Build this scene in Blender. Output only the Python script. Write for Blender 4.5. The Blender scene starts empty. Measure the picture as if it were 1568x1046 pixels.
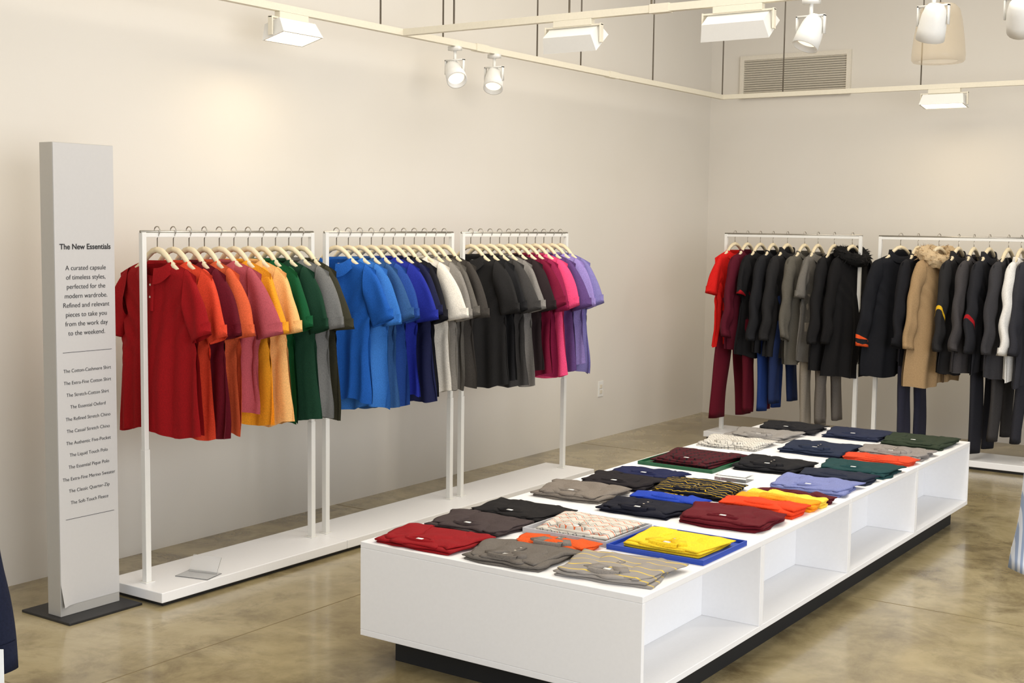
import bpy, bmesh, math, random
from mathutils import Vector, Matrix, noise
random.seed(7)
scene = bpy.context.scene
COL = scene.collection

# ------------------------------------------------------------------ helpers
def lin(c):
    out=[]
    for v in c[:3]:
        v=v/255.0
        out.append(v/12.92 if v<=0.04045 else ((v+0.055)/1.055)**2.4)
    return (out[0],out[1],out[2],1.0)

MATS={}
def new_mat(name):
    m=bpy.data.materials.new(name); m.use_nodes=True
    nt=m.node_tree
    b=nt.nodes.get('Principled BSDF')
    return m,nt,b

def plain(name,col,rough=0.5,metal=0.0,spec=0.5,bump=0.0,bscale=80,var=0.04,coat=0.0,alpha=1.0):
    if name in MATS: return MATS[name]
    m,nt,b=new_mat(name)
    b.inputs['Roughness'].default_value=rough
    b.inputs['Metallic'].default_value=metal
    b.inputs['Specular IOR Level'].default_value=spec
    b.inputs['Alpha'].default_value=alpha
    if coat: b.inputs['Coat Weight'].default_value=coat
    tc=nt.nodes.new('ShaderNodeTexCoord')
    n=nt.nodes.new('ShaderNodeTexNoise'); n.inputs['Scale'].default_value=bscale; n.inputs['Detail'].default_value=4
    nt.links.new(tc.outputs['Object'],n.inputs['Vector'])
    c=lin(col)
    r=nt.nodes.new('ShaderNodeValToRGB')
    r.color_ramp.elements[0].position=0.3; r.color_ramp.elements[1].position=0.7
    r.color_ramp.elements[0].color=(c[0]*(1-var),c[1]*(1-var),c[2]*(1-var),1)
    r.color_ramp.elements[1].color=(min(1,c[0]*(1+var)),min(1,c[1]*(1+var)),min(1,c[2]*(1+var)),1)
    nt.links.new(n.outputs['Fac'],r.inputs['Fac'])
    nt.links.new(r.outputs['Color'],b.inputs['Base Color'])
    if bump:
        bp=nt.nodes.new('ShaderNodeBump'); bp.inputs['Strength'].default_value=bump; bp.inputs['Distance'].default_value=0.002
        nt.links.new(n.outputs['Fac'],bp.inputs['Height']); nt.links.new(bp.outputs['Normal'],b.inputs['Normal'])
    MATS[name]=m
    return m

def cloth(col):
    name='cloth_%d_%d_%d'%tuple(col)
    if name in MATS: return MATS[name]
    return plain(name,col,rough=0.85,spec=0.2,bump=0.45,bscale=220,var=0.15)

def striped(name,cols,scale,axis='Y',zig=0.0):
    """repeating bands of cols along object axis; zig adds zigzag"""
    if name in MATS: return MATS[name]
    m,nt,b=new_mat(name)
    b.inputs['Roughness'].default_value=0.85; b.inputs['Specular IOR Level'].default_value=0.2
    tc=nt.nodes.new('ShaderNodeTexCoord'); sp=nt.nodes.new('ShaderNodeSeparateXYZ')
    nt.links.new(tc.outputs['Object'],sp.inputs[0])
    def math_(op,a,bv):
        n=nt.nodes.new('ShaderNodeMath'); n.operation=op
        for i,v in enumerate((a,bv)):
            if v is None: continue
            if isinstance(v,(int,float)): n.inputs[i].default_value=v
            else: nt.links.new(v,n.inputs[i])
        return n.outputs[0]
    main=sp.outputs[axis]; other=sp.outputs['X' if axis!='X' else 'Y']
    if zig:
        pp=math_('PINGPONG',other,0.018)
        main=math_('ADD',main,math_('MULTIPLY',pp,zig))
    fr=math_('FRACT',math_('MULTIPLY',math_('ADD',main,5.0),scale),None)
    r=nt.nodes.new('ShaderNodeValToRGB'); r.color_ramp.interpolation='CONSTANT'
    els=r.color_ramp.elements
    els[0].position=cols[0][0]; els[0].color=lin(cols[0][1])
    els[1].position=cols[1][0]; els[1].color=lin(cols[1][1])
    for p,c in cols[2:]:
        e=els.new(p); e.color=lin(c)
    nt.links.new(fr,r.inputs['Fac']); nt.links.new(r.outputs['Color'],b.inputs['Base Color'])
    MATS[name]=m
    return m

def emis(name,col,strength):
    if name in MATS: return MATS[name]
    m,nt,b=new_mat(name)
    b.inputs['Base Color'].default_value=lin(col)
    b.inputs['Emission Color'].default_value=lin(col)
    b.inputs['Emission Strength'].default_value=strength
    MATS[name]=m
    return m

class MB:
    def __init__(s): s.v=[]; s.f=[]; s.m=[]
    def vert(s,p): s.v.append(tuple(p)); return len(s.v)-1
    def face(s,idx,m=0): s.f.append(tuple(idx)); s.m.append(m)
    def grid(s,rows,m=0,closed=False,mfun=None):
        ids=[[s.vert(p) for p in r] for r in rows]
        n=len(rows[0])
        for i in range(len(rows)-1):
            for j in range(n if closed else n-1):
                k=(j+1)%n
                mm=mfun(i/(len(rows)-1),j/(n-1)) if mfun else m
                s.face((ids[i][j],ids[i][k],ids[i+1][k],ids[i+1][j]),mm)
        return ids
    def box(s,lo,hi,m=0,M=None):
        c=[Vector((x,y,z)) for x in (lo[0],hi[0]) for y in (lo[1],hi[1]) for z in (lo[2],hi[2])]
        if M is not None: c=[M@p for p in c]
        i=[s.vert(p) for p in c]
        for q in ((0,1,3,2),(4,6,7,5),(0,4,5,1),(2,3,7,6),(0,2,6,4),(1,5,7,3)):
            s.face([i[k] for k in q],m)
    def tube(s,path,r,n=8,m=0,cap=True,radii=None):
        rows=[]
        P=[Vector(p) for p in path]
        for i,p in enumerate(P):
            t=(P[min(i+1,len(P)-1)]-P[max(i-1,0)]).normalized()
            ref=Vector((0,0,1)) if abs(t.z)<0.95 else Vector((1,0,0))
            a=t.cross(ref).normalized(); b=t.cross(a).normalized()
            rr=radii[i] if radii else r
            rows.append([p+a*math.cos(2*math.pi*k/n)*rr+b*math.sin(2*math.pi*k/n)*rr for k in range(n)])
        ids=s.grid(rows,m,closed=True)
        if cap:
            s.face(ids[0][::-1],m); s.face(ids[-1],m)
    def obj(s,name,mats,parent=None,loc=(0,0,0),rotz=0,smooth=True,bevel=0,fixn=True):
        me=bpy.data.meshes.new(name); me.from_pydata(s.v,[],s.f)
        for mt in mats: me.materials.append(mt)
        for p,mi in zip(me.polygons,s.m):
            p.material_index=mi; p.use_smooth=smooth
        if fixn:
            bm=bmesh.new(); bm.from_mesh(me); bmesh.ops.recalc_face_normals(bm,faces=bm.faces); bm.to_mesh(me); bm.free()
        o=bpy.data.objects.new(name,me); COL.objects.link(o)
        o.location=loc; o.rotation_euler=(0,0,rotz)
        if parent: o.parent=parent
        if bevel:
            b=o.modifiers.new('bevel','BEVEL'); b.width=bevel; b.segments=2; b.limit_method='ANGLE'
        return o

def empty(name,loc=(0,0,0),rotz=0,rot=None):
    e=bpy.data.objects.new(name,None); COL.objects.link(e)
    e.location=loc; e.rotation_euler=rot if rot else (0,0,rotz); e.empty_display_size=0.1
    return e

# ------------------------------------------------------------------ constants
CAMH=1.57
WX=-4.82; WY=9.88; CEIL=4.0
XR=3.2; YN=-2.0

# ------------------------------------------------------------------ room
def wall_mat(name,col):
    m,nt,b=new_mat(name)
    b.inputs['Roughness'].default_value=0.75; b.inputs['Specular IOR Level'].default_value=0.25
    tc=nt.nodes.new('ShaderNodeTexCoord')
    n=nt.nodes.new('ShaderNodeTexNoise'); n.inputs['Scale'].default_value=1.3; n.inputs['Detail'].default_value=5
    nt.links.new(tc.outputs['Object'],n.inputs['Vector'])
    c=lin(col); r=nt.nodes.new('ShaderNodeValToRGB')
    r.color_ramp.elements[0].position=0.3; r.color_ramp.elements[1].position=0.75
    r.color_ramp.elements[0].color=(c[0]*.97,c[1]*.965,c[2]*.95,1); r.color_ramp.elements[1].color=c
    nt.links.new(n.outputs['Fac'],r.inputs['Fac']); nt.links.new(r.outputs['Color'],b.inputs['Base Color'])
    n2=nt.nodes.new('ShaderNodeTexNoise'); n2.inputs['Scale'].default_value=120
    nt.links.new(tc.outputs['Object'],n2.inputs['Vector'])
    bp=nt.nodes.new('ShaderNodeBump'); bp.inputs['Strength'].default_value=0.08; bp.inputs['Distance'].default_value=0.002
    nt.links.new(n2.outputs['Fac'],bp.inputs['Height']); nt.links.new(bp.outputs['Normal'],b.inputs['Normal'])
    return m
WALL=wall_mat('painted_wall',(223,218,209))
CEILM=wall_mat('painted_ceiling',(215,210,200))

def floor_mat():
    m,nt,b=new_mat('polished_concrete')
    tc=nt.nodes.new('ShaderNodeTexCoord')
    def noise_(sc,det=6,rough=.6,dist=0.0):
        n=nt.nodes.new('ShaderNodeTexNoise'); n.inputs['Scale'].default_value=sc; n.inputs['Detail'].default_value=det
        n.inputs['Roughness'].default_value=rough; n.inputs['Distortion'].default_value=dist
        nt.links.new(tc.outputs['Object'],n.inputs['Vector']); return n
    n1=noise_(1.1,8,.65,.6); n2=noise_(4.2,9,.72,.4); n4=noise_(.9,5,.55,1.0)
    r1=nt.nodes.new('ShaderNodeValToRGB'); e=r1.color_ramp.elements
    e[0].position=.30; e[0].color=lin((120,106,76)); e[1].position=.72; e[1].color=lin((184,171,137))
    k=e.new(.5); k.color=lin((158,144,107))
    nt.links.new(n1.outputs['Fac'],r1.inputs['Fac'])
    r2=nt.nodes.new('ShaderNodeValToRGB'); e=r2.color_ramp.elements
    e[0].position=.34; e[0].color=lin((116,95,62)); e[1].position=.56; e[1].color=lin((255,255,255))
    nt.links.new(n2.outputs['Fac'],r2.inputs['Fac'])
    mx=nt.nodes.new('ShaderNodeMix'); mx.data_type='RGBA'; mx.blend_type='MULTIPLY'
    # stains cluster: masked by a large-scale noise
    mk=nt.nodes.new('ShaderNodeMapRange'); mk.inputs['From Min'].default_value=.40; mk.inputs['From Max'].default_value=.62
    mk.inputs['To Min'].default_value=.30; mk.inputs['To Max'].default_value=.80
    nt.links.new(n4.outputs['Fac'],mk.inputs['Value']); nt.links.new(mk.outputs['Result'],mx.inputs['Factor'])
    nt.links.new(r1.outputs['Color'],mx.inputs['A']); nt.links.new(r2.outputs['Color'],mx.inputs['B'])
    nt.links.new(mx.outputs['Result'],b.inputs['Base Color'])
    n3=noise_(2.3,6,.6)
    mr=nt.nodes.new('ShaderNodeMapRange'); mr.inputs['To Min'].default_value=.12; mr.inputs['To Max'].default_value=.34
    nt.links.new(n3.outputs['Fac'],mr.inputs['Value']); nt.links.new(mr.outputs['Result'],b.inputs['Roughness'])
    b.inputs['Specular IOR Level'].default_value=.5
    b.inputs['Coat Weight'].default_value=.3; b.inputs['Coat Roughness'].default_value=.1
    return m
FLOOR=floor_mat()
mb=MB(); mb.box((WX-.1,YN,-.1),(XR,WY+.1,0)); mb.obj('floor',[FLOOR],smooth=False)
JM=plain('joint_filler',(122,108,78),.6)
mb=MB()
for x in (-3.55,-1.0,1.4): mb.box((x-.002,YN,0),(x+.002,WY,.0008))
for y in (2.55,5.3,7.9): mb.box((WX,y-.002,0),(XR,y+.002,.0008))
mb.obj('trim_1',[JM],smooth=False)
mb=MB(); mb.box((WX-.1,YN,0),(WX,WY+.1,CEIL)); mb.obj('wall_left',[WALL],smooth=False)
mb=MB(); mb.box((WX,WY,0),(XR,WY+.1,CEIL)); mb.obj('wall_back',[WALL],smooth=False)
mb=MB(); mb.box((WX-.1,YN,CEIL),(XR,WY+.1,CEIL+.1)); mb.obj('ceiling',[CEILM],smooth=False)

WHITE=plain('white_lacquer',(242,242,243),.35,var=.01)
WHITEP=plain('white_powdercoat',(232,231,226),.4,var=.01)
CREAM=plain('cream_fixture',(226,219,200),.45,var=.02)
METAL=plain('brushed_steel',(175,170,160),.3,metal=.9,var=.05)
DARK=plain('dark_metal',(28,28,30),.45,var=.05)
RODM=plain('grey_rod',(120,112,100),.5,metal=.3)
BLACK=plain('matte_black',(16,16,17),.7)

# ------------------------------------------------------------------ vent
VX0,VX1,VZ0,VZ1=-4.55,-3.62,2.61,2.95
mb=MB(); f=.035; y0=WY-.03
mb.box((VX0,y0,VZ0),(VX1,WY,VZ0+f)); mb.box((VX0,y0,VZ1-f),(VX1,WY,VZ1))
mb.box((VX0,y0,VZ0+f),(VX0+f,WY,VZ1-f)); mb.box((VX1-f,y0,VZ0+f),(VX1,WY,VZ1-f))
mb.box((VX0+f,WY-.004,VZ0+f),(VX1-f,WY-.001,VZ1-f),1)
n=15
for i in range(n):
    z=VZ0+f+(VZ1-VZ0-2*f)*(i+.5)/n
    M=Matrix.Translation((0,WY-.016,z))@Matrix.Rotation(math.radians(-30),4,'X')
    mb.box((VX0+f,-.010,-.0035),(VX1-f,.010,.0035),2,M)
mb.obj('wall_air_vent',[plain('vent_frame',(222,215,200),.5),plain('vent_dark',(110,104,94),.8),plain('vent_slat',(216,209,194),.5)],smooth=False)

# outlet
mb=MB(); mb.box((WX,8.135,.31),(WX+.006,8.205,.425),0)
for z in (.345,.385): mb.box((WX+.006,8.152,z-.014),(WX+.009,8.188,z+.014),1)
mb.obj('power_outlet',[WHITEP,plain('outlet_ivory',(220,212,195),.5)],smooth=False,bevel=.002)

# ------------------------------------------------------------------ ceiling track lighting
TZ=2.57; TX=-4.44; TY=9.3; T2Y=5.4
e=empty('track_lighting_rail')
mb=MB(); s=.017
mb.box((TX-s,1.2,TZ-s),(TX+s,TY+s,TZ+s)); mb.box((TX+s,TY-s,TZ-s),(XR-.3,TY+s,TZ+s)); mb.box((TX+s,T2Y-s,TZ-s),(XR-.3,T2Y+s,TZ+s))
for y in (3.2,6.1,7.6): mb.box((TX-s*1.25,y-.06,TZ-s*1.2),(TX+s*1.25,y+.06,TZ+s*1.2))
for x in (-2.9,-1.8): mb.box((x-.05,T2Y-s*1.25,TZ-s*1.2),(x+.05,T2Y+s*1.25,TZ+s*1.2))
mb.obj('rails',[CREAM],e,smooth=False)
mb=MB()
for y in (3.9,5.22,5.75,6.69,7.2,8.17,9.3): mb.tube([(TX,y,TZ+s),(TX,y,CEIL)],.005,6)
for x in (-3.94,-2.9,-1.9,-.8): mb.tube([(x,TY,TZ+s),(x,TY,CEIL)],.005,6)
for x in (-4.1,-3.4,-2.95,-1.75,-1.2): mb.tube([(x,T2Y,TZ+s),(x,T2Y,CEIL)],.005,6)
mb.obj('hanger_rods',[RODM],e)

LENS=emis('lit_lens',(255,226,170),14)
LENSD=emis('dim_lens',(255,240,215),1.1)
def flood(x,y,along,tilt,w=.3,power=40,lit=True,target=None):
    """wall-wash flood hanging under a track. along='x' or 'y'. tilt: rotation about the long axis"""
    e=empty('track_flood_light',(x,y,TZ-s-.0005),0 if along=='x' else math.pi/2)
    mb=MB()
    mb.box((-w*.36,-.018,-.030),(w*.36,.018,0))
    for sx in (-1,1): mb.box((sx*(w/2+.006)-.004,-.014,-.115),(sx*(w/2+.006)+.004,.014,-.025))
    mb.box((-w/2-.01,-.012,-.035),(w/2+.01,.012,-.027))
    mb.obj('bracket',[CREAM],e,smooth=False,bevel=.002)
    M=Matrix.Translation((0,0,-.085))@Matrix.Rotation(tilt,4,'X')
    mb=MB(); hw=w/2
    top=[(-hw*.90,-.05,.040),(hw*.90,-.05,.040),(hw*.90,.05,.040),(-hw*.90,.05,.040)]
    bot=[(-hw,-.072,-.035),(hw,-.072,-.035),(hw,.072,-.035),(-hw,.072,-.035)]
    inn=[(-hw*.92,-.063,-.035),(hw*.92,-.063,-.035),(hw*.92,.063,-.035),(-hw*.92,.063,-.035)]
    inz=[(-hw*.92,-.063,-.031),(hw*.92,-.063,-.031),(hw*.92,.063,-.031),(-hw*.92,.063,-.031)]
    L=[[mb.vert(M@Vector(p)) for p in q] for q in (top,bot,inn,inz)]
    mb.face(L[0],0)
    for a,b_ in ((0,1),(1,2),(2,3)):
        for k in range(4): mb.face((L[a][k],L[a][(k+1)%4],L[b_][(k+1)%4],L[b_][k]),0)
    mb.face(L[3],1)
    mb.obj('housing',[WHITEP,LENS if lit else LENSD],e,smooth=False)
    if power:
        ld=bpy.data.lights.new('flood_lamp','AREA'); ld.shape='RECTANGLE'; ld.size=w*.85; ld.size_y=.12; ld.energy=power; ld.color=(1,.88,.72)
        lo=bpy.data.objects.new('flood_lamp',ld); COL.objects.link(lo); lo.parent=e
        lo.matrix_local=M@Matrix.Translation((0,0,-.04))
    return e
PI=math.pi
flood(TX,4.57,'y',math.radians(-14),.27,2.0)
flood(TX,2.4,'y',math.radians(-14),.27,1.5)
flood(-3.374,T2Y,'x',math.radians(38),.30,5,False)
flood(-2.51,T2Y,'x',math.radians(38),.33,5,False)
flood(-2.73,TY,'x',math.radians(-8),.31,2.5)
flood(-.9,TY,'x',math.radians(-8),.31,2.5)

def spot(x,y,aim,power=30,name='track_spotlight'):
    e=empty(name,(x,y,TZ-s-.0005))
    mb=MB(); mb.box((-.035,-.02,-.023),(.035,.02,0)); mb.tube([(0,0,-.023),(0,0,-.083)],.009,8)
    d=(Vector(aim)-Vector((x,y,TZ-.16))).normalized()
    q=Vector((0,0,-1)).rotation_difference(d).to_matrix().to_4x4()
    M=Matrix.Translation((0,0,-.143))@q
    prof=[(.0,.075),(.03,.075),(.042,.06),(.05,.03),(.056,-.02),(.058,-.07),(.052,-.07),(.046,-.045)]
    rows=[[M@Vector((r*math.cos(2*PI*k/20),r*math.sin(2*PI*k/20),z)) for k in range(20)] for r,z in prof]
    ids=mb.grid(rows,0,closed=True); mb.face(ids[-1],1)
    for sx in (-1,1): mb.box((sx*.062-.003,-.01,-.153),(sx*.062+.003,.01,-.073))
    mb.box((-.065,-.01,-.078),(.065,.01,-.071))
    mb.obj('spot_head',[WHITEP,LENSD],e)
    if power:
        ld=bpy.data.lights.new('spot_lamp','SPOT'); ld.energy=power; ld.spot_size=math.radians(85); ld.spot_blend=1; ld.shadow_soft_size=.05; ld.color=(1,.92,.80)
        lo=bpy.data.objects.new('spot_lamp',ld); COL.objects.link(lo); lo.parent=e
        lo.matrix_local=M@Matrix.Translation((0,0,-.08))
spot(TX,5.86,(-3.6,5.2,1.4),0)
spot(TX,6.24,(-4.1,5.6,1.4),0)
spot(-2.169,T2Y,(-2.6,4.6,.4),40)
spot(-1.644,T2Y,(-2.2,6.2,.4),40)
spot(-1.30,T2Y,(-1.6,7.6,.4),0)
spot(-.5,T2Y,(-1.6,3.6,.3),40)

# pendant
e=empty('translucent_pendant_shade',(-2.096,7.0,2.45))
mb=MB(); prof=[(.10,.006),(.128,.0),(.137,.012),(.138,.04),(.130,.12),(.115,.22),(.10,.275),(.075,.30),(.03,.308),(.0,.309)]
rows=[[(r*math.cos(2*PI*k/32),r*math.sin(2*PI*k/32),z) for k in range(32)] for r,z in prof]
mb.grid(rows,0,closed=True)
mb.obj('shade',[plain('frosted_shade',(196,178,146),.3,var=.02,alpha=.32)],e)
mb=MB(); mb.tube([(0,0,.3),(0,0,CEIL-2.45)],.003,6,0); mb.tube([(0,0,.31),(0,0,.22)],.02,10,0); mb.obj('cord',[RODM],e)

# ------------------------------------------------------------------ racks + platforms
RX=-4.24; PZ=.06; RZ=1.51
racksL=[(3.50,4.49),(4.59,5.58),(5.68,6.74)]
def platform(x0,x1,y0,y1,splits,axis):
    e=empty('display_platform',(0,0,0))
    mb=MB()
    seg=[(y0 if axis=='y' else x0)]+splits+[(y1 if axis=='y' else x1)]
    for a,b_ in zip(seg[:-1],seg[1:]):
        if axis=='y':
            mb.box((x0,a+.0012,.018),(x1,b_-.0012,PZ))
        else: mb.box((a+.0012,y0,.018),(b_-.0012,y1,PZ))
    mb.obj('deck',[WHITE],e,smooth=False,bevel=.003)
    mb=MB(); mb.box((x0+.02,y0+.02,0),(x1-.02,y1-.02,.018)); mb.obj('plinth',[DARK],e,smooth=False)
platform(-4.42,-4.06,3.425,6.83,[4.545,5.63],'y')
def rack(a,b_,axis,off):
    e=empty('garment_rack')
    mb=MB()
    def P(t,o,z): return (o,t,z) if axis=='y' else (t,o,z)
    for t in (a,b_):
        for lo,hi,w in ((PZ,.62,.0135),(.62,RZ+.006,.011)):
            p=P(t,off,lo); mb.box((p[0]-w,p[1]-w,lo),(p[0]+w,p[1]+w,hi))
        p=P(t,off,PZ); mb.box((p[0]-.024,p[1]-.024,PZ),(p[0]+.024,p[1]+.024,PZ+.004))
    lo=P(a,off,0); hi=P(b_,off,0); w=.009
    mb.box((lo[0]-(w if axis=='y' else 0),lo[1]-(0 if axis=='y' else w),RZ-.014),(hi[0]+(w if axis=='y' else 0),hi[1]+(0 if axis=='y' else w),RZ+.004))
    mb.obj('frame',[WHITEP],e,smooth=False,bevel=.0015)
    mb=MB(); mb.tube([P(a-.012,off,RZ+.009),P(b_+.012,off,RZ+.009)],.0055,8)
    mb.obj('rail',[METAL],e)
for a,b_ in racksL: rack(a,b_,'y',RX)
BY=8.81
racksB=[(-4.14,-3.12),(-2.98,-1.95),(-1.82,-.8)]
platform(-4.2,-.7,BY-.18,BY+.18,[-3.05,-1.885],'x')
for a,b_ in racksB: rack(a,b_,'x',BY)

# ------------------------------------------------------------------ garments
WOOD=plain('pale_wood',(226,210,176),.5,var=.08,bscale=30)
LABEL=plain('white_label',(235,235,232),.6)
def make_hanger_mesh():
    mb=MB()
    for sx in (-1,1):
        path=[(0,-.080),(.03,-.087),(.06,-.108),(.09,-.140),(.13,-.165),(.175,-.195)]
        rows=[]
        for i,(x,z) in enumerate(path):
            d=.011; h=.011
            rows.append([(sx*x,-d,z-h),(sx*x,-d*1.1,z),(sx*x,-d*.5,z+h),(sx*x,d*.5,z+h),(sx*x,d*1.1,z),(sx*x,d,z-h)])
        ids=mb.grid(rows,0,closed=True); mb.face(ids[-1],0)
    path=[(0,0,-.075),(0,0,-.035),(.008,0,-.024)]+[(.017*math.cos(a),0,-.002+.017*math.sin(a)) for a in [(-.7+ i*.42) for i in range(10)]]
    mb.tube(path,.0024,6,1)
    o=mb.obj('hanger',[WOOD,METAL]); me=o.data; bpy.data.objects.remove(o); return me
HANGER=make_hanger_mesh()

def smooth(t): t=max(0,min(1,t)); return t*t*(3-2*t)

def top_mesh(mats,seed,length=.70,sleeve='short',hw=.24,collar='polo',thick=.04,hem_bands=None,sl_bands=None,opening=False,sh=.225,contrast=None):
    """hanging upper garment. origin = top of rail. local X width, front = -Y"""
    rnd=random.Random(seed)
    mb=MB()
    nw=.084; zn=-.132; zs=-.184
    nu=52; nt_=36
    ph=rnd.uniform(0,6); k1=rnd.uniform(1.6,2.6); k2=rnd.uniform(3.8,5.8); k3=rnd.uniform(7,9)
    zh=zn-length
    sk=rnd.uniform(-.02,.02)
    swing=rnd.uniform(-.018,.018)
    def shoulder(ax):
        if ax<nw: return zn
        return zn+(zs-zn)*((ax-nw)/(sh-nw))**1.35
    for side in (-1,1):
        rows=[]
        for i in range(nt_+1):
            t=(i/nt_)**1.25
            row=[]
            for j in range(nu+1):
                u=-1+2*j/nu
                xt=u*sh
                ztop=shoulder(abs(xt))
                if abs(xt)<nw:
                    q=1-(xt/nw)**2
                    ztop-= q*(.055 if side<0 else .006)
                W=sh+(hw-sh)*smooth(t*2.2)+.006*t-.020*math.sin(PI*min(1,t*1.1))+.006*math.sin(t*9+ph)*t
                x=xt*(W/sh)
                x+=.014*t*math.sin(ph+u*3+t*2)+swing*t*t
                zb=zh+.014*math.sin(ph+u*4)+sk*u+.012*noise.noise(Vector((u*3,seed,side)))
                z=ztop+(zb-ztop)*t
                core=(1-abs(u)**3.2)
                dn=smooth(t*22)*(thick*.62)+thick*.5*smooth(t*1.4)
                if abs(xt)<nw: 
                    dn=max(dn,.034*math.sqrt(max(0,1-(xt/nw)**2)))
                y=side*dn*core
                fa=smooth(t*1.25)*(1-.15*abs(u))
                y+= fa*(.015*math.sin(k1*PI*u+ph+t*1.4)+.009*math.sin(k2*PI*u+ph*2+side*1.3+t*2.4))
                pl=math.sin(k3*u+ph*3+side+1.8*t)
                y+= side*fa*t*.010*(1-2*abs(pl)**.7)*.7
                y+= .018*noise.noise(Vector((x*6+seed,z*2.6,side*3)))*smooth(t*4)
                dx=abs(x)-.2; dz=z-(zn-.26)
                y+= side*.009*math.sin((dx*1.2-dz)*60+ph)*math.exp(-(dx*dx+dz*dz)/.016)
                row.append((x,y,z))
            rows.append(row)
        mf=None
        if hem_bands:
            def mf(a,b_,hb=hem_bands):
                aa=a**1.25
                for t0,t1,mi in hb:
                    if t0<=aa<t1: return mi
                return 0
        mb.grid(rows,0,mfun=mf)
    # sleeves
    for sx in (-1,1):
        if sleeve=='none': continue
        short=(sleeve=='short'); N=24
        if short:
            A,Bc,Cc=(.165,-.156),(.250+rnd.uniform(-.012,.008),-.190),(.333+rnd.uniform(-.03,.012),-.420+rnd.uniform(-.025,.015)); I0,I1=(.18,-.36),(.208,-.462+rnd.uniform(-.01,.01)); n=16; th0,th1=.034,.030
        else:
            e1=.275+rnd.uniform(-.02,.02); A,Bc,Cc=(.165,-.156),(.262,-.175),(e1+.05,-.74+rnd.uniform(-.02,.02)); I0,I1=(.18,-.37),(e1-.045,-.76); n=26; th0,th1=.04,.028
        sph=rnd.uniform(0,6)
        rows=[]
        for i in range(n+1):
            t=i/n
            if short:
                ox=(1-t)**2*A[0]+2*t*(1-t)*Bc[0]+t*t*Cc[0]; oz=(1-t)**2*A[1]+2*t*(1-t)*Bc[1]+t*t*Cc[1]
            else:
                ox=A[0]+(Cc[0]-A[0])*(t**.46); oz=A[1]+(Cc[1]-A[1])*t**1.15
            ix=I0[0]+(I1[0]-I0[0])*t; iz=I0[1]+(I1[1]-I0[1])*t
            cx=(ox+ix)/2; cz=(oz+iz)/2; hx=(ox-ix)/2; hz=(oz-iz)/2
            th=(th0+(th1-th0)*t)
            row=[]
            for k in range(N):
                a=2*PI*k/N
                ca=math.cos(a); sa=math.sin(a)
                wob=1+.15*math.sin(3*a+sph+t*4)*smooth(t*1.4)+.08*math.sin(5*a+ph-t*3)*t
                x=cx+hx*ca; z=cz+hz*ca; y=th*sa*wob
                y+=.010*noise.noise(Vector((x*8,z*8,seed+sx)))+ (.010*math.sin(t*16+ph)*t if not short else .007*math.sin(t*4+sph+ca*2.5))
                row.append((sx*x,y-.004*t,z))
            rows.append(row)
        last=rows[-1]; cxm=sum(p[0] for p in last)/N; czm=sum(p[2] for p in last)/N
        rows.append([(cxm+(p[0]-cxm)*.95,p[1]*.88,czm+(p[2]-czm)*.95+.003) for p in last])
        rows.append([(cxm+(p[0]-cxm)*.90,p[1]*.8,czm+(p[2]-czm)*.9+.05) for p in last])
        def mf(a,b_):
            if sl_bands:
                for t0,t1,mi in sl_bands:
                    if t0<=a<t1: return mi
            return 0
        mb.grid(rows,0,closed=True,mfun=mf)
    # collar
    cm=1 if contrast else 0
    if collar=='polo':
        rows=[]; N=26
        prof=[(.90,.0,.000),(1.0,.016,.0),(1.08,.014,.0),(1.30,-.028,1)]
        for rs,dz,pt in prof:
            row=[]
            for k in range(N+1):
                a=-PI/2+.22+(2*PI-.44)*k/N
                fr=smooth(( -math.sin(a)+.2)/1.2)
                x=nw*rs*math.cos(a); y=.038*rs*math.sin(a)-.004*pt
                z=zn+dz-.030*fr**2-(.022*fr**3 if pt else 0)-.01
                row.append((x,y,z))
            rows.append(row)
        mb.grid(rows,cm)
        pw=.014; z0=zn-.062; z1=zn-.20
        def fy(z): return -(thick*.62*smooth((zn-z)/length*22)+thick*.5*smooth((zn-z)/length*1.4))-.012
        rr=[]
        for i in range(7):
            z=z0+(z1-z0)*i/6
            rr.append([(-pw,fy(z)+.003,z),(-pw,fy(z)-.003,z),(pw,fy(z)-.003,z),(pw,fy(z)+.003,z)])
        mb.grid(rr,0)
        for z in (z0-.03,z0-.08):
            c=[(.005*math.cos(2*PI*k/8),fy(z)-.0055,z+.005*math.sin(2*PI*k/8)) for k in range(8)]
            mb.face([mb.vert(p) for p in c],2)
    elif collar in('crew','jacket'):
        rows=[]; N=26; hh=.012 if collar=='crew' else .035
        for rs,dz in ((.93,-.008),(.95,hh),(1.06,hh),(1.14,-.012)):
            row=[]
            for k in range(N):
                a=2*PI*k/N; fr=smooth((-math.sin(a)+.2)/1.2)
                row.append((nw*rs*math.cos(a),.038*rs*math.sin(a),zn+dz-.045*fr**2))
            rows.append(row)
        mb.grid(rows,cm,closed=True)
    elif collar=='lapel':
        for sx in (-1,1):
            pts=[(sx*.02,-.045,zn-.26),(sx*.085,-.05,zn-.10),(sx*.10,-.038,zn-.03),(sx*.07,-.02,zn+.012),(sx*.045,-.04,zn-.06)]
            mb.face([mb.vert(p) for p in pts],0)
            mb.face([mb.vert((p[0]*.98,p[1]+.006,p[2])) for p in pts],0)
    if opening:
        rr=[]
        for i in range(12):
            t=.09+.9*i/11; z=zn-length*t
            y=-(thick*.62*smooth(t*22)+thick*.5*smooth(t*1.4))-.014+t*.013*math.sin(ph+t*1.2)
            rr.append([(-.008,y+.004,z),(-.006,y-.002,z),(.006,y-.002,z),(.008,y+.004,z)])
        mb.grid(rr,2)
    mb.box((-.014,.030,zn-.042),(.014,.0315,zn-.024),3)
    return mb

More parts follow.
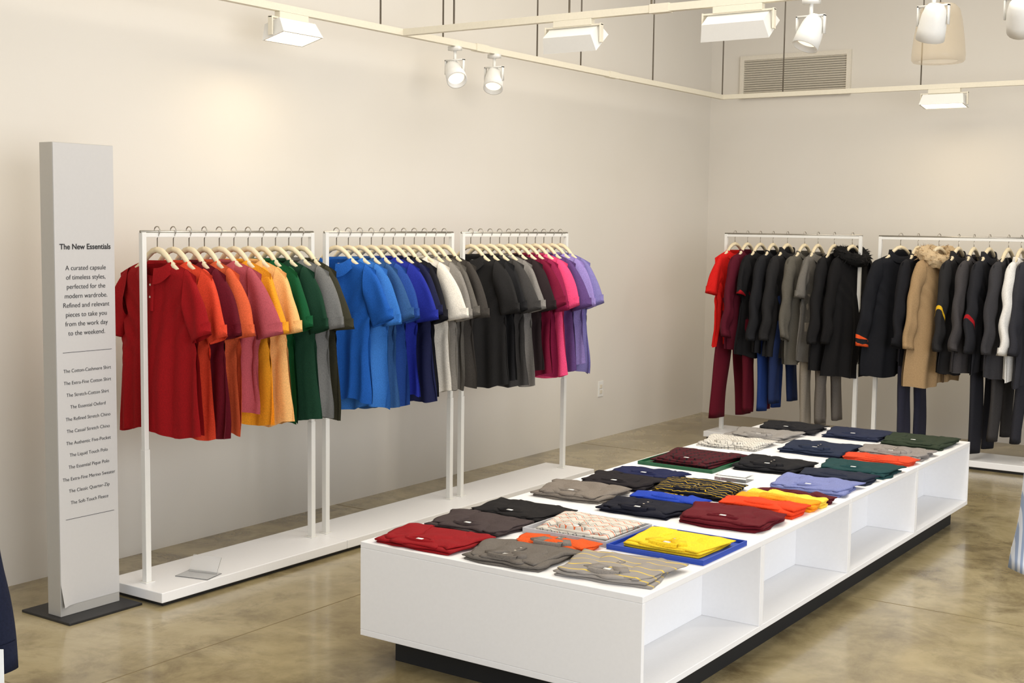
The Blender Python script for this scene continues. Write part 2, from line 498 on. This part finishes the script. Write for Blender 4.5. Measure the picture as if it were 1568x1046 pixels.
def fur_ring(mats,seed,R=.12,r=.045,z=-.13,drop=.05):
    rnd=random.Random(seed); mb=MB()
    N=30;M_=14; rows=[]
    for i in range(N):
        a=2*PI*i/N; row=[]
        for k in range(M_):
            b_=2*PI*k/M_
            rr=r*(1+.35*noise.noise(Vector((i*.9,k*.9,seed))))
            x=(R+rr*math.cos(b_))*math.cos(a); y=(R*.55+rr*.9*math.cos(b_))*math.sin(a)
            zz=z+rr*math.sin(b_)-drop*max(0,-math.sin(a))
            row.append((x,y,zz))
        rows.append(row)
    rows.append(rows[0]); mb.grid(rows,0,closed=True)
    for i in range(420):
        a=rnd.uniform(0,2*PI); b_=rnd.uniform(0,2*PI)
        n=Vector((math.cos(a)*math.cos(b_),math.sin(a)*math.cos(b_),math.sin(b_)))
        p=Vector(((R+r*math.cos(b_))*math.cos(a),(R*.55+r*.9*math.cos(b_))*math.sin(a),z+r*math.sin(b_)-drop*max(0,-math.sin(a))))
        tdir=(n+Vector((rnd.uniform(-.5,.5),rnd.uniform(-.5,.5),rnd.uniform(-.9,.2)))).normalized()
        s_=tdir.orthogonal().normalized()*.005
        L=rnd.uniform(.018,.034)
        mb.face([mb.vert(p-s_),mb.vert(p+s_),mb.vert(p+tdir*L)],rnd.choice((0,1)))
    return mb

def trouser_mesh(seed,z0=-.42,z1=-1.33,splay=.12,lw=.098):
    rnd=random.Random(seed); mb=MB(); N=16
    ph=rnd.uniform(0,6)
    rows=[]
    for i in range(8):
        t=i/7; z=z0+(-.24)*t; w=.165+.02*smooth(t)
        rows.append([(w*math.cos(2*PI*k/N),.028*math.sin(2*PI*k/N)+.004*math.sin(6*PI*k/N+ph),z) for k in range(N)])
    mb.grid(rows,0,closed=True)
    for sx in (-1,1):
        rows=[]
        for i in range(17):
            t=i/16; z=z0-.20+(z1-(z0-.20))*t
            w=.090+(lw-.022-.090)*smooth(t*1.4); cx=.095+(splay-.095)*t+.008*math.sin(ph+t*5)
            row=[]
            for k in range(N):
                a=2*PI*k/N
                row.append((sx*cx+w*math.cos(a)*(1+.05*math.sin(t*9+ph)),.028*math.sin(a)*(1+.3*math.sin(3*a+t*4+ph))+.01*math.sin(t*4+ph+sx),z))
            rows.append(row)
        l=rows[-1]; c=sum(p[0] for p in l)/N
        rows.append([(c+(p[0]-c)*.9,p[1]*.8,p[2]+.01) for p in l])
        mb.grid(rows,0,closed=True)
    return mb

def hang(name,loc,rotz,top=None,col=(50,50,50),pants=None,seed=0,extra=None,mats=None,splay=.12,pz=-1.33,lw=.082,**kw):
    e=empty(name,(loc[0],loc[1],RZ+.0155),rotz)
    h=bpy.data.objects.new('hanger',HANGER); COL.objects.link(h); h.parent=e
    BUT=plain('button',(215,205,190),.4)
    base=mats or [cloth(col),cloth(col),BUT,LABEL]
    m=top_mesh(base,seed,**kw)
    m.obj('garment_body',base,e)
    if pants:
        trouser_mesh(seed+5,splay=splay,z1=pz,lw=lw).obj('trousers',[cloth(pants)],e)
    return e

R1=[(146,12,18),(214,68,42),(94,12,28),(214,92,54),(174,80,88),(232,154,36),(240,186,118),(12,80,44),(20,56,38),(112,112,110),(54,52,38)]
R2=[(28,88,172),(54,114,190),(46,84,134),(36,72,146),(32,44,144),(24,28,62),(24,24,30),(226,220,208),(132,128,122),(96,92,86),(62,58,54)]
R3=[(34,33,33),(28,28,30),(60,58,57),(130,126,122),(40,30,32),(112,14,46),(138,28,68),(232,76,124),(92,66,120),(150,132,194),(128,120,176)]
sd=10
for (a,b_),cols in zip(racksL,(R1,R2,R3)):
    n=len(cols)
    for i,c in enumerate(cols):
        y=a+.075+(b_-a-.14)*i/(n-1)
        sd+=1
        r=random.Random(sd)
        hang('polo_shirt',(RX,y),math.radians(r.uniform(-4,9)),col=c,seed=sd,length=.70+r.uniform(-.03,.035),thick=.036,hw=.232+r.uniform(-.014,.012))

# back rack
B=math.pi/2
def bk(name,x,col,seed,yaw=0,**kw):
    return hang(name,(x,BY),B+math.radians(yaw),col=col,seed=seed,**kw)
BUTD=plain('dark_button',(30,30,32),.4)
x0=-4.07
bk('polo_shirt',x0,(206,26,22),101,-14,thick=.04,pants=(92,14,32),splay=.15,pz=-1.36,lw=.105)
bk('long_sleeve_sweater',x0+.10,(84,16,34),102,-6,sleeve='long',collar='crew',pants=None)
bk('polo_shirt',x0+.20,(24,23,25),103,-8,length=.76,pants=(88,14,30),mats=[cloth((24,23,25)),cloth((24,23,25)),cloth((160,20,30)),LABEL],sl_bands=[(.80,.88,2)],pz=-1.30)
bk('long_sleeve_sweater',x0+.30,(30,30,33),104,-4,sleeve='long',collar='crew',length=.74,pants=(30,54,112),pz=-1.28)
bk('zip_jacket',x0+.41,(36,35,36),105,-8,sleeve='long',collar='jacket',length=.76,opening=True,pants=(34,48,88),pz=-1.22)
bk('cardigan',x0+.54,(92,88,80),107,-8,sleeve='long',collar='crew',opening=True,length=.78)
bk('polo_shirt',x0+.64,(104,100,94),108,-5,length=.76,pants=(138,130,118),pz=-1.38)
bk('wool_coat',x0+.76,(26,25,26),110,-6,sleeve='long',collar='lapel',opening=True,length=.82,hw=.27,pants=(104,98,92),mats=[cloth((26,25,26)),cloth((26,25,26)),BUTD,LABEL])
e=bk('fur_collar_coat',x0+.89,(20,19,20),111,-16,sleeve='long',collar='jacket',length=.86,hw=.27,thick=.06,mats=[cloth((20,19,20)),cloth((20,19,20)),BUTD,LABEL])
fur_ring(None,3,.115,.045).obj('fur_collar',[cloth((14,13,13)),cloth((30,28,28))],e,smooth=False)
# back rack 2
x0=-2.84
OR=cloth((222,84,36))
bk('bomber_jacket',x0,(24,25,30),121,-34,sleeve='long',collar='jacket',opening=True,length=.82,hw=.275,thick=.055,mats=[cloth((24,25,30)),cloth((20,20,24)),BUTD,LABEL,OR],sl_bands=[(.80,.84,4),(.88,.92,4)])
bk('long_sleeve_sweater',x0+.12,(26,26,30),122,-8,sleeve='long',collar='crew',pants=(44,44,58),length=.72,lw=.10,pz=-1.40)
e=bk('hooded_parka',x0+.26,(162,134,98),123,-22,sleeve='long',collar='jacket',opening=True,length=.86,hw=.27,thick=.07,mats=[cloth((162,134,98)),cloth((144,116,82)),cloth((90,70,48)),LABEL])
fur_ring(None,5,.125,.052,-.12,.06).obj('fur_hood_trim',[cloth((196,172,136)),cloth((148,120,84))],e,smooth=False)
bk('zip_jacket',x0+.39,(38,37,38),124,-8,sleeve='long',collar='jacket',length=.78,mats=[cloth((38,37,38)),cloth((38,37,38)),BUTD,LABEL,cloth((226,180,40))],sl_bands=[(.47,.51,4)])
bk('long_sleeve_sweater',x0+.49,(64,61,62),125,-5,sleeve='long',collar='crew',length=.76)
bk('zip_jacket',x0+.59,(36,36,40),126,-9,sleeve='long',collar='jacket',length=.76,pants=(36,36,42),mats=[cloth((36,36,40)),cloth((36,36,40)),BUTD,LABEL,cloth((170,26,34))],sl_bands=[(.54,.58,4)],pz=-1.42,lw=.10)
bk('suit_jacket',x0+.71,(56,55,58),128,-8,sleeve='long',collar='lapel',length=.80,pants=(58,56,56),mats=[cloth((56,55,58)),cloth((56,55,58)),BUTD,LABEL])
bk('dress_shirt',x0+.79,(226,224,220),129,-4,sleeve='long',collar='polo',length=.78)
bk('suit_jacket',x0+.865,(48,48,54),130,-8,sleeve='long',collar='lapel',length=.82,pants=(44,44,50),mats=[cloth((48,48,54)),cloth((48,48,54)),BUTD,LABEL])
x0=-1.72
for i,c in enumerate([(40,42,56),(80,80,84),(30,30,34),(110,24,34),(60,60,60),(30,40,70)]):
    bk('long_sleeve_sweater',x0+.15*i,c,140+i,-6,sleeve='long',collar='crew',pants=(40,40,44) if i%2 else None)

# ------------------------------------------------------------------ display table
TX0,TX1,TY0,TY1=-2.99,-1.85,3.415,7.035; ZT=.44; ZB=.10
e=empty('display_table')
mb=MB(); th=.022; L=(TY1-TY0)/4; bx=-2.08
for i in range(4):
    a=TY0+L*i+.0008; b_=TY0+L*(i+1)-.0008
    mb.box((TX0,a,ZT-th),(TX1,b_,ZT)); mb.box((TX0,a,ZB),(TX1,b_,ZB+th))
    mb.box((TX0,a,ZB+th),(TX1,a+th*.75,ZT-th)); mb.box((TX0,b_-th*.75,ZB+th),(TX1,b_,ZT-th))
    mb.box((bx-th,a+th*.75,ZB+th),(bx,b_-th*.75,ZT-th))
    mb.box((TX0,a+th*.75,ZB+th),(TX0+th,b_-th*.75,ZT-th))
mb.obj('cabinet',[WHITE],e,smooth=False,bevel=.002)
mb=MB(); mb.box((TX0+.09,TY0+.09,0),(TX1-.06,TY1-.09,ZB)); mb.obj('plinth',[BLACK],e,smooth=False)

# folded clothes
def pad(mb,cx,cy,z0,w,l,h,seed,m=0,nu=22,nv=18,round_=.16,wr=.004,rot=0,skew=0,edge=.42,irr=.018):
    def pt(u,v,bot):
        x=w/2*u*math.sqrt(1-round_*v*v*.5*abs(u)**2); y=l/2*v*math.sqrt(1-round_*u*u*.5*abs(v)**2)
        q=max(abs(u),abs(v))
        x+=irr*noise.noise(Vector((u*1.3,v*1.6,seed)))*q; y+=irr*noise.noise(Vector((u*1.6,v*1.3,seed+9)))*q
        x+=skew*y
        if bot: z=z0; x*=.985; y*=.985
        else:
            z=z0+h*(edge+(1-edge)*(1-q**5))
            z+=wr*1.8*noise.noise(Vector((x*9+seed,y*15,seed)))*(1-q**6)+wr*.6*math.sin(x*44+y*26+seed)*(1-q**4)
            z=max(z,z0+.0008)
        c,s_=math.cos(rot),math.sin(rot)
        return (cx+x*c-y*s_,cy+x*s_+y*c,z)
    T=[[mb.vert(pt(-1+2*i/nu,-1+2*j/nv,False)) for i in range(nu+1)] for j in range(nv+1)]
    Bm=[[mb.vert(pt(-1+2*i/nu,-1+2*j/nv,True)) for i in range(nu+1)] for j in range(nv+1)]
    for j in range(nv):
        for i in range(nu):
            mb.face((T[j][i],T[j][i+1],T[j+1][i+1],T[j+1][i]),m); mb.face((Bm[j][i],Bm[j+1][i],Bm[j+1][i+1],Bm[j][i+1]),m)
    loop=[(0,i) for i in range(nu)]+[(j,nu) for j in range(nv)]+[(nv,i) for i in range(nu,0,-1)]+[(j,0) for j in range(nv,0,-1)]
    for k in range(len(loop)):
        a=loop[k]; b_=loop[(k+1)%len(loop)]
        mb.face((T[a[0]][a[1]],Bm[a[0]][a[1]],Bm[b_[0]][b_[1]],T[b_[0]][b_[1]]),m)

def folded(name,x,y,mats,rot=0,style='sweater',w=.31,l=.245,h=.03,z=ZT,seed=None,label=True,facing=0,tight=False):
    """folded top lying flat; materials = [body] or [body, accent]"""
    h*=.88
    seed=seed if seed is not None else int(abs(x*37+y*91)*10)%97+1
    rnd=random.Random(seed)
    if not isinstance(mats,list): mats=[mats]
    if len(mats)==1: mats=mats+[mats[0]]
    mats=mats+[LABEL,plain('button',(215,205,190),.4)]
    mb=MB(); ir=.006 if tight else .022
    pad(mb,rnd.uniform(-.005,.005),rnd.uniform(-.004,.004),0,w*.985,l*.97,h*.42,seed,0,wr=.0008,rot=rnd.uniform(-.03,.03),irr=ir)
    pad(mb,rnd.uniform(-.007,.007),rnd.uniform(-.005,.005),h*.34,w,l,h*.46,seed+3,0,wr=.0055,rot=rnd.uniform(-.05,.05),skew=0 if tight else rnd.uniform(-.14,.14),irr=ir)
    zt=h*.66
    for sx in (-1,1):
        pad(mb,sx*w*.335,l*.02+rnd.uniform(-.014,.014),zt,w*.34,l*.92,h*.28,seed+5+sx,0,nu=12,nv=14,rot=-sx*(.10+rnd.uniform(0,.14)),wr=.006,edge=.4,irr=ir)
    pad(mb,0,0,zt-.002,w*.60,l*.97,h*.36,seed+11,0,nu=16,nv=16,wr=.006,edge=.4,irr=ir)
    zc=h*1.0; yc=-l*.30
    if style=='sweater':
        N=28; rows=[]
        for rs,dz in ((.70,-.004),(.78,.003),(1.0,.0035),(1.12,-.005)):
            rows.append([(.060*rs*math.cos(2*PI*k/N),yc+.030*rs*math.sin(2*PI*k/N)*(1.0 if math.sin(2*PI*k/N)>0 else .45),zc+dz) for k in range(N)])
        mb.grid(rows,1,closed=True)
    else:
        for sx in (-1,1):
            P=[(sx*.004,yc+.030),(sx*.052,yc+.046),(sx*.082,yc-.004),(sx*.050,yc-.022),(sx*.028,yc-.006)]
            ids=[mb.vert((p[0],p[1],zc+.004)) for p in P]; low=[mb.vert((p[0],p[1],zc-.008)) for p in P]
            mb.face(ids,1)
            for k in range(5): mb.face((ids[k],ids[(k+1)%5],low[(k+1)%5],low[k]),1)
        rows=[]
        for dz,dy in ((-.006,-.012),(.006,-.010),(.007,.0),(-.004,.003)):
            rows.append([(-.055+.11*k/8,yc-.020+dy-.008*math.sin(PI*k/8),zc+dz) for k in range(9)])
        mb.grid(rows,1)
        pe=min(yc+.125,l*.42)
        mb.box((-.010,yc+.032,zc-.006),(.010,pe,zc+.0005),1)
        for yy in (.06,.10):
            if yc+yy>pe-.008: continue
            c=[(.0045*math.cos(2*PI*k/8),yc+yy+.0045*math.sin(2*PI*k/8),zc+.002) for k in range(8)]
            mb.face([mb.vert(p) for p in c],3)
    if label:
        mb.box((-.012,yc-.006,zc+.0005),(.012,yc+.008,zc+.003),2)
    return mb.obj(name,mats,None,(x,y,z+.0005),rot+facing,smooth=True)

def tray(name,x,y,w,l,h,mat,rot=0):
    mb=MB(); t=.006
    mb.box((-w/2,-l/2,0),(w/2,l/2,t))
    mb.box((-w/2,-l/2,t),(-w/2+t,l/2,h)); mb.box((w/2-t,-l/2,t),(w/2,l/2,h))
    mb.box((-w/2+t,-l/2,t),(w/2-t,-l/2+t,h)); mb.box((-w/2+t,l/2-t,t),(w/2-t,l/2,h))
    mb.obj(name,[mat],None,(x,y,ZT+.0005),rot,smooth=False,bevel=.001)

ZIG=striped('zigzag_knit',[(0,(205,200,190)),(.55,(205,92,40)),(.64,(205,200,190)),(.8,(120,118,116)),(.88,(205,200,190))],22,'Y',.9)
NAVY_Y=striped('navy_yellow_stripe',[(0,(14,16,28)),(.74,(214,176,44)),(.86,(14,16,28))],30,'Y',.3)
GREY_Y=striped('grey_yellow_stripe',[(0,(150,144,138)),(.82,(214,186,90)),(.93,(150,144,138))],17,'Y')
MAR_B=striped('maroon_black_knit',[(0,(66,14,24)),(.6,(22,18,22)),(.8,(66,14,24))],26,'X',.8)
DOTS=striped('white_black_knit',[(0,(206,202,194)),(.62,(60,60,62)),(.74,(206,202,194))],36,'Y',1.6)
C=cloth
folded('folded_sweater',-2.785,3.57,C((140,14,22)),.06,w=.34,l=.27,h=.028)
folded('folded_sweater',-2.785,3.855,C((66,56,56)),.03,w=.33,l=.27,h=.034)
folded('folded_sweater',-2.785,4.135,C((24,22,23)),-.03,w=.33,l=.27,h=.03)
folded('folded_sweater',-2.79,4.585,C((120,112,104)),.07,w=.32,l=.30,h=.038)
folded('folded_sweater',-2.76,4.88,C((28,24,28)),.04,w=.32,l=.26,h=.034)
folded('folded_sweater',-2.75,5.11,C((24,30,66)),.02,w=.32,l=.19,h=.03)
folded('folded_polo_shirt',-2.42,3.575,[C((104,98,92)),C((104,98,92))],.08,'polo',w=.32,l=.27,h=.03)
folded('folded_polo_shirt',-2.40,3.785,[C((214,84,30)),C((120,112,106))],.08,'polo',w=.29,l=.13,h=.026,label=False,tight=True)
folded('folded_polo_shirt',-2.055,3.625,[GREY_Y,C((138,132,126))],.10,'polo',w=.33,l=.31,h=.032)
tray('grey_display_tray',-2.425,4.04,.355,.34,.022,plain('grey_tray',(186,186,190),.5),.0)
folded('folded_patterned_shirt',-2.425,4.04,ZIG,.0,'polo',w=.31,l=.29,h=.034,z=ZT+.0065,tight=True)
tray('blue_display_tray',-2.05,4.03,.375,.35,.018,plain('blue_tray',(26,66,168),.5))
folded('folded_polo_shirt',-2.05,4.03,[C((240,204,44)),C((236,198,36))],.0,'polo',w=.31,l=.27,h=.03,z=ZT+.0065,tight=True)
folded('folded_sweater',-2.425,4.475,[C((18,20,34)),C((18,20,34))],.06,'polo',w=.32,l=.23,h=.032)
folded('folded_sweater',-2.415,4.665,C((30,62,168)),.02,'sweater',w=.32,l=.13,h=.036,label=False,tight=True)
folded('folded_striped_sweater',-2.425,4.95,NAVY_Y,.08,'polo',w=.33,l=.33,h=.034,label=False)
folded('folded_sweater',-2.07,4.52,C((92,14,26)),.05,w=.35,l=.30,h=.044)
folded('folded_sweater',-2.045,4.755,C((222,62,24)),.04,w=.33,l=.155,h=.05,label=False,tight=True)
folded('folded_sweater',-2.04,4.885,C((240,150,28)),.03,w=.33,l=.10,h=.046,label=False,tight=True)
folded('folded_sweater',-2.035,4.98,C((240,204,70)),.03,w=.33,l=.085,h=.042,label=False,tight=True)
folded('folded_sweater',-2.03,5.055,C((80,20,30)),.03,w=.33,l=.06,h=.038,label=False,tight=True)
tray('green_display_tray',-2.745,5.58,.39,.47,.016,plain('green_tray',(20,84,52),.5))
folded('folded_polo_shirt',-2.745,5.58,MAR_B,.0,'polo',w=.32,l=.38,h=.032,z=ZT+.0065,label=True,tight=True)
folded('folded_polo_shirt',-2.385,5.66,[C((22,22,26)),C((22,22,26))],.06,'polo',w=.31,l=.31,h=.04)
folded('folded_sweater',-2.055,5.33,C((112,120,168)),.06,w=.33,l=.29,h=.036)
folded('folded_sweater',-2.045,5.58,C((30,36,52)),.05,w=.32,l=.18,h=.038,label=False,tight=True)
folded('folded_sweater',-2.03,5.82,C((26,60,62)),.03,w=.33,l=.28,h=.04)
folded('folded_polo_shirt',-2.38,6.24,[C((34,42,62)),C((34,42,62))],.06,'polo',w=.33,l=.32,h=.038)
folded('folded_sweater',-2.04,6.15,C((206,70,40)),.04,w=.34,l=.14,h=.032,label=False,tight=True)
folded('folded_polo_shirt',-2.04,6.37,[C((134,128,124)),C((134,128,124))],.05,'polo',w=.33,l=.27,h=.038)
folded('folded_sweater',-2.05,6.78,C((44,54,40)),.03,w=.33,l=.33,h=.04)
folded('folded_sweater',-2.39,6.82,C((36,42,64)),.03,w=.32,l=.31,h=.032)
folded('folded_patterned_shirt',-2.80,6.14,DOTS,.05,'polo',w=.33,l=.30,h=.032)
folded('folded_polo_shirt',-2.79,6.48,[C((140,136,132)),C((140,136,132))],.05,'polo',w=.32,l=.30,h=.032)
folded('folded_sweater',-2.77,6.81,C((26,26,30)),.03,w=.32,l=.30,h=.032)
# acrylic price card holder
ACR,nt,b=new_mat('clear_acrylic'); b.inputs['Transmission Weight'].default_value=.92; b.inputs['Roughness'].default_value=.05; b.inputs['IOR'].default_value=1.3
b.inputs['Base Color'].default_value=(.95,.96,.97,1)
mb=MB(); mb.box((-.075,-.05,0),(.075,.05,.022)); mb.box((-.066,-.042,.0235),(.066,.042,.0245),1); mb.obj('table_sign_card',[ACR,LABEL],None,(-2.41,5.28,ZT+.0005),.05,smooth=False,bevel=.002)
mb=MB(); mb.box((-.08,-.055,0),(.08,.055,.004)); M=Matrix.Translation((0,.03,.004))@Matrix.Rotation(math.radians(-32),4,'X'); mb.box((-.07,-.002,0),(.07,.002,.075),0,M)
mb.obj('acrylic_sign_holder',[ACR],None,(-4.15,3.70,PZ+.0005),.25,smooth=False,bevel=.001)

# ------------------------------------------------------------------ sign totem
e=empty('freestanding_info_sign')
mb=MB(); mb.box((-4.46,3.055,0),(-4.155,3.405,.010)); mb.obj('base_plate',[DARK],e,smooth=False,bevel=.002)
SX=-4.25
mb=MB(); mb.box((-4.33,3.085,.010),(SX,3.367,1.858)); mb.obj('column',[plain('sign_panel_shaded',(172,169,163),.5,var=.01)],e,smooth=False,bevel=.002)  # darker grey than the sheet: shade of the narrow side put into the colour
mb=MB(); rows=[]
for i in range(21):
    row=[]
    for j in range(9):
        y=3.0865+.279*j/8; z=.05+1.806*i/20
        d=max(0,1-((y-3.089)/.06+(z-.05)/.09*1.0)) if z<.2 else 0
        row.append((SX+.0012+.022*d*d,y,z))
    rows.append(row)
mb.grid(rows); mb.obj('printed_sheet',[plain('sheet',(198,196,194),.5,var=.01)],e)
INK=plain('ink',(28,27,28),.6)
def text(s,z,size,y=3.228,bold=0.0):
    c=bpy.data.curves.new('sign_text','FONT'); c.body=s; c.size=size; c.align_x='CENTER'; c.align_y='CENTER'; c.extrude=.0003; c.offset=bold
    c.materials.append(INK)
    o=bpy.data.objects.new('sign_text',c); COL.objects.link(o); o.parent=e
    o.location=(SX+.0022,y,z); o.rotation_euler=(PI/2,0,PI/2); return o
text('The New Essentials',1.459,.0300,bold=.0004)
z=1.377
for s_ in ['A curated capsule','of timeless styles,','perfected for the','modern wardrobe.','Refined and relevant','pieces to take you','from the work day','to the weekend.']:
    text(s_,z,.0262,bold=-.0002); z-=.0362
z=.977
for s_ in ['The Cotton-Cashmere Shirt','The Extra-Fine Cotton Shirt','The Stretch-Cotton Shirt','The Essential Oxford','The Refined Stretch Chino','The Casual Stretch Chino','The Authentic Five-Pocket','The Liquid Touch Polo','The Essential Pique Polo','The Extra-Fine Merino Sweater','The Classic Quarter-Zip','The Soft-Touch Fleece']:
    text(s_,z,.0195,bold=-.0002); z-=.0473
mb=MB(); mb.box((SX+.0012,3.115,1.049),(SX+.0022,3.345,1.0505)); mb.box((SX+.0012,3.115,.392),(SX+.0022,3.345,.3935)); mb.obj('sign_rules',[INK],e,smooth=False)

# ------------------------------------------------------------------ garments on stands at the frame edges
def stand(name,x,y,rotz,h):
    e=empty(name,(x,y,0),rotz)
    mb=MB(); prof=[(0,0),(.17,0),(.17,.008),(.02,.014),(.011,.03),(.011,h-.02)]
    rows=[[(r*math.cos(2*PI*k/24),r*math.sin(2*PI*k/24)+.10,z) for k in range(24)] for r,z in prof]
    mb.grid(rows,0,closed=True); mb.tube([(0,.10,h-.03),(0,.06,h),(0,0,h),(0,-.05,h)],.008,8)
    mb.obj('stand',[DARK],e)
    return e
stand('display_stand',-2.228,1.138,math.radians(34.5),RZ+.009)
g=hang('suit_jacket',(-2.228,1.138),math.radians(34.5),col=(22,26,44),seed=201,sleeve='long',collar='lapel',length=.86,hw=.30,thick=.06,opening=True,mats=[cloth((22,26,44)),cloth((22,26,44)),BUTD,LABEL])
mb=MB(); mb.box((.302,-.052,-.79),(.330,-.050,-.69)); mb.tube([(.316,-.051,-.69),(.31,-.035,-.64)],.0008,4); mb.obj('swing_tag',[LABEL],g,smooth=False)
BS=striped('blue_white_stripe',[(0,(214,218,226)),(.5,(150,164,190))],110,'X')
stand('display_stand',-.436,3.226,math.radians(34.5),RZ+.009)
hang('dress_shirt',(-.436,3.226),math.radians(34.5),seed=202,sleeve='long',collar='polo',length=.74,mats=[BS,BS,plain('button',(215,205,190),.4),LABEL])

# ------------------------------------------------------------------ lights
w=bpy.data.worlds.new('World'); scene.world=w; w.use_nodes=True
bg=w.node_tree.nodes['Background']; bg.inputs[0].default_value=(.92,.95,1.0,1); bg.inputs[1].default_value=1.0
def area(name,loc,aim,sx,sy,power,col):
    ld=bpy.data.lights.new(name,'AREA'); ld.shape='RECTANGLE'; ld.size=sx; ld.size_y=sy; ld.energy=power; ld.color=col
    o=bpy.data.objects.new(name,ld); COL.objects.link(o); o.location=loc
    o.rotation_euler=(Vector(aim)-Vector(loc)).to_track_quat('-Z','Y').to_euler()
area('overhead_fill_light',(-2.2,5.4,3.9),(-2.2,5.4,0),3.0,6.0,165,(1,.94,.84))  # broad soft fill added overhead, not a fixture of the shop
area('storefront_window_light',(2.9,1.5,1.7),(-3.5,5.5,.6),4.0,2.6,210,(.96,.97,1.0))

# ------------------------------------------------------------------ camera
cd=bpy.data.cameras.new('camera'); cam=bpy.data.objects.new('camera',cd); COL.objects.link(cam); scene.camera=cam
cd.sensor_width=36; cd.lens=45.44; cd.clip_start=.05
psi=math.radians(34.5); th=math.radians(5.2); ro=.013
R=Vector((math.cos(psi),math.sin(psi),0)); F=Vector((-math.sin(psi)*math.cos(th),math.cos(psi)*math.cos(th),-math.sin(th))); U=R.cross(F)
R2_=R*math.cos(ro)+U*math.sin(ro); U2=U*math.cos(ro)-R*math.sin(ro)
m=Matrix((R2_,U2,-F)).transposed().to_4x4(); m.translation=(0,0,CAMH)
cam.matrix_world=m
scene.view_settings.view_transform='Standard'
scene.view_settings.look='None'
scene.view_settings.exposure=-0.10
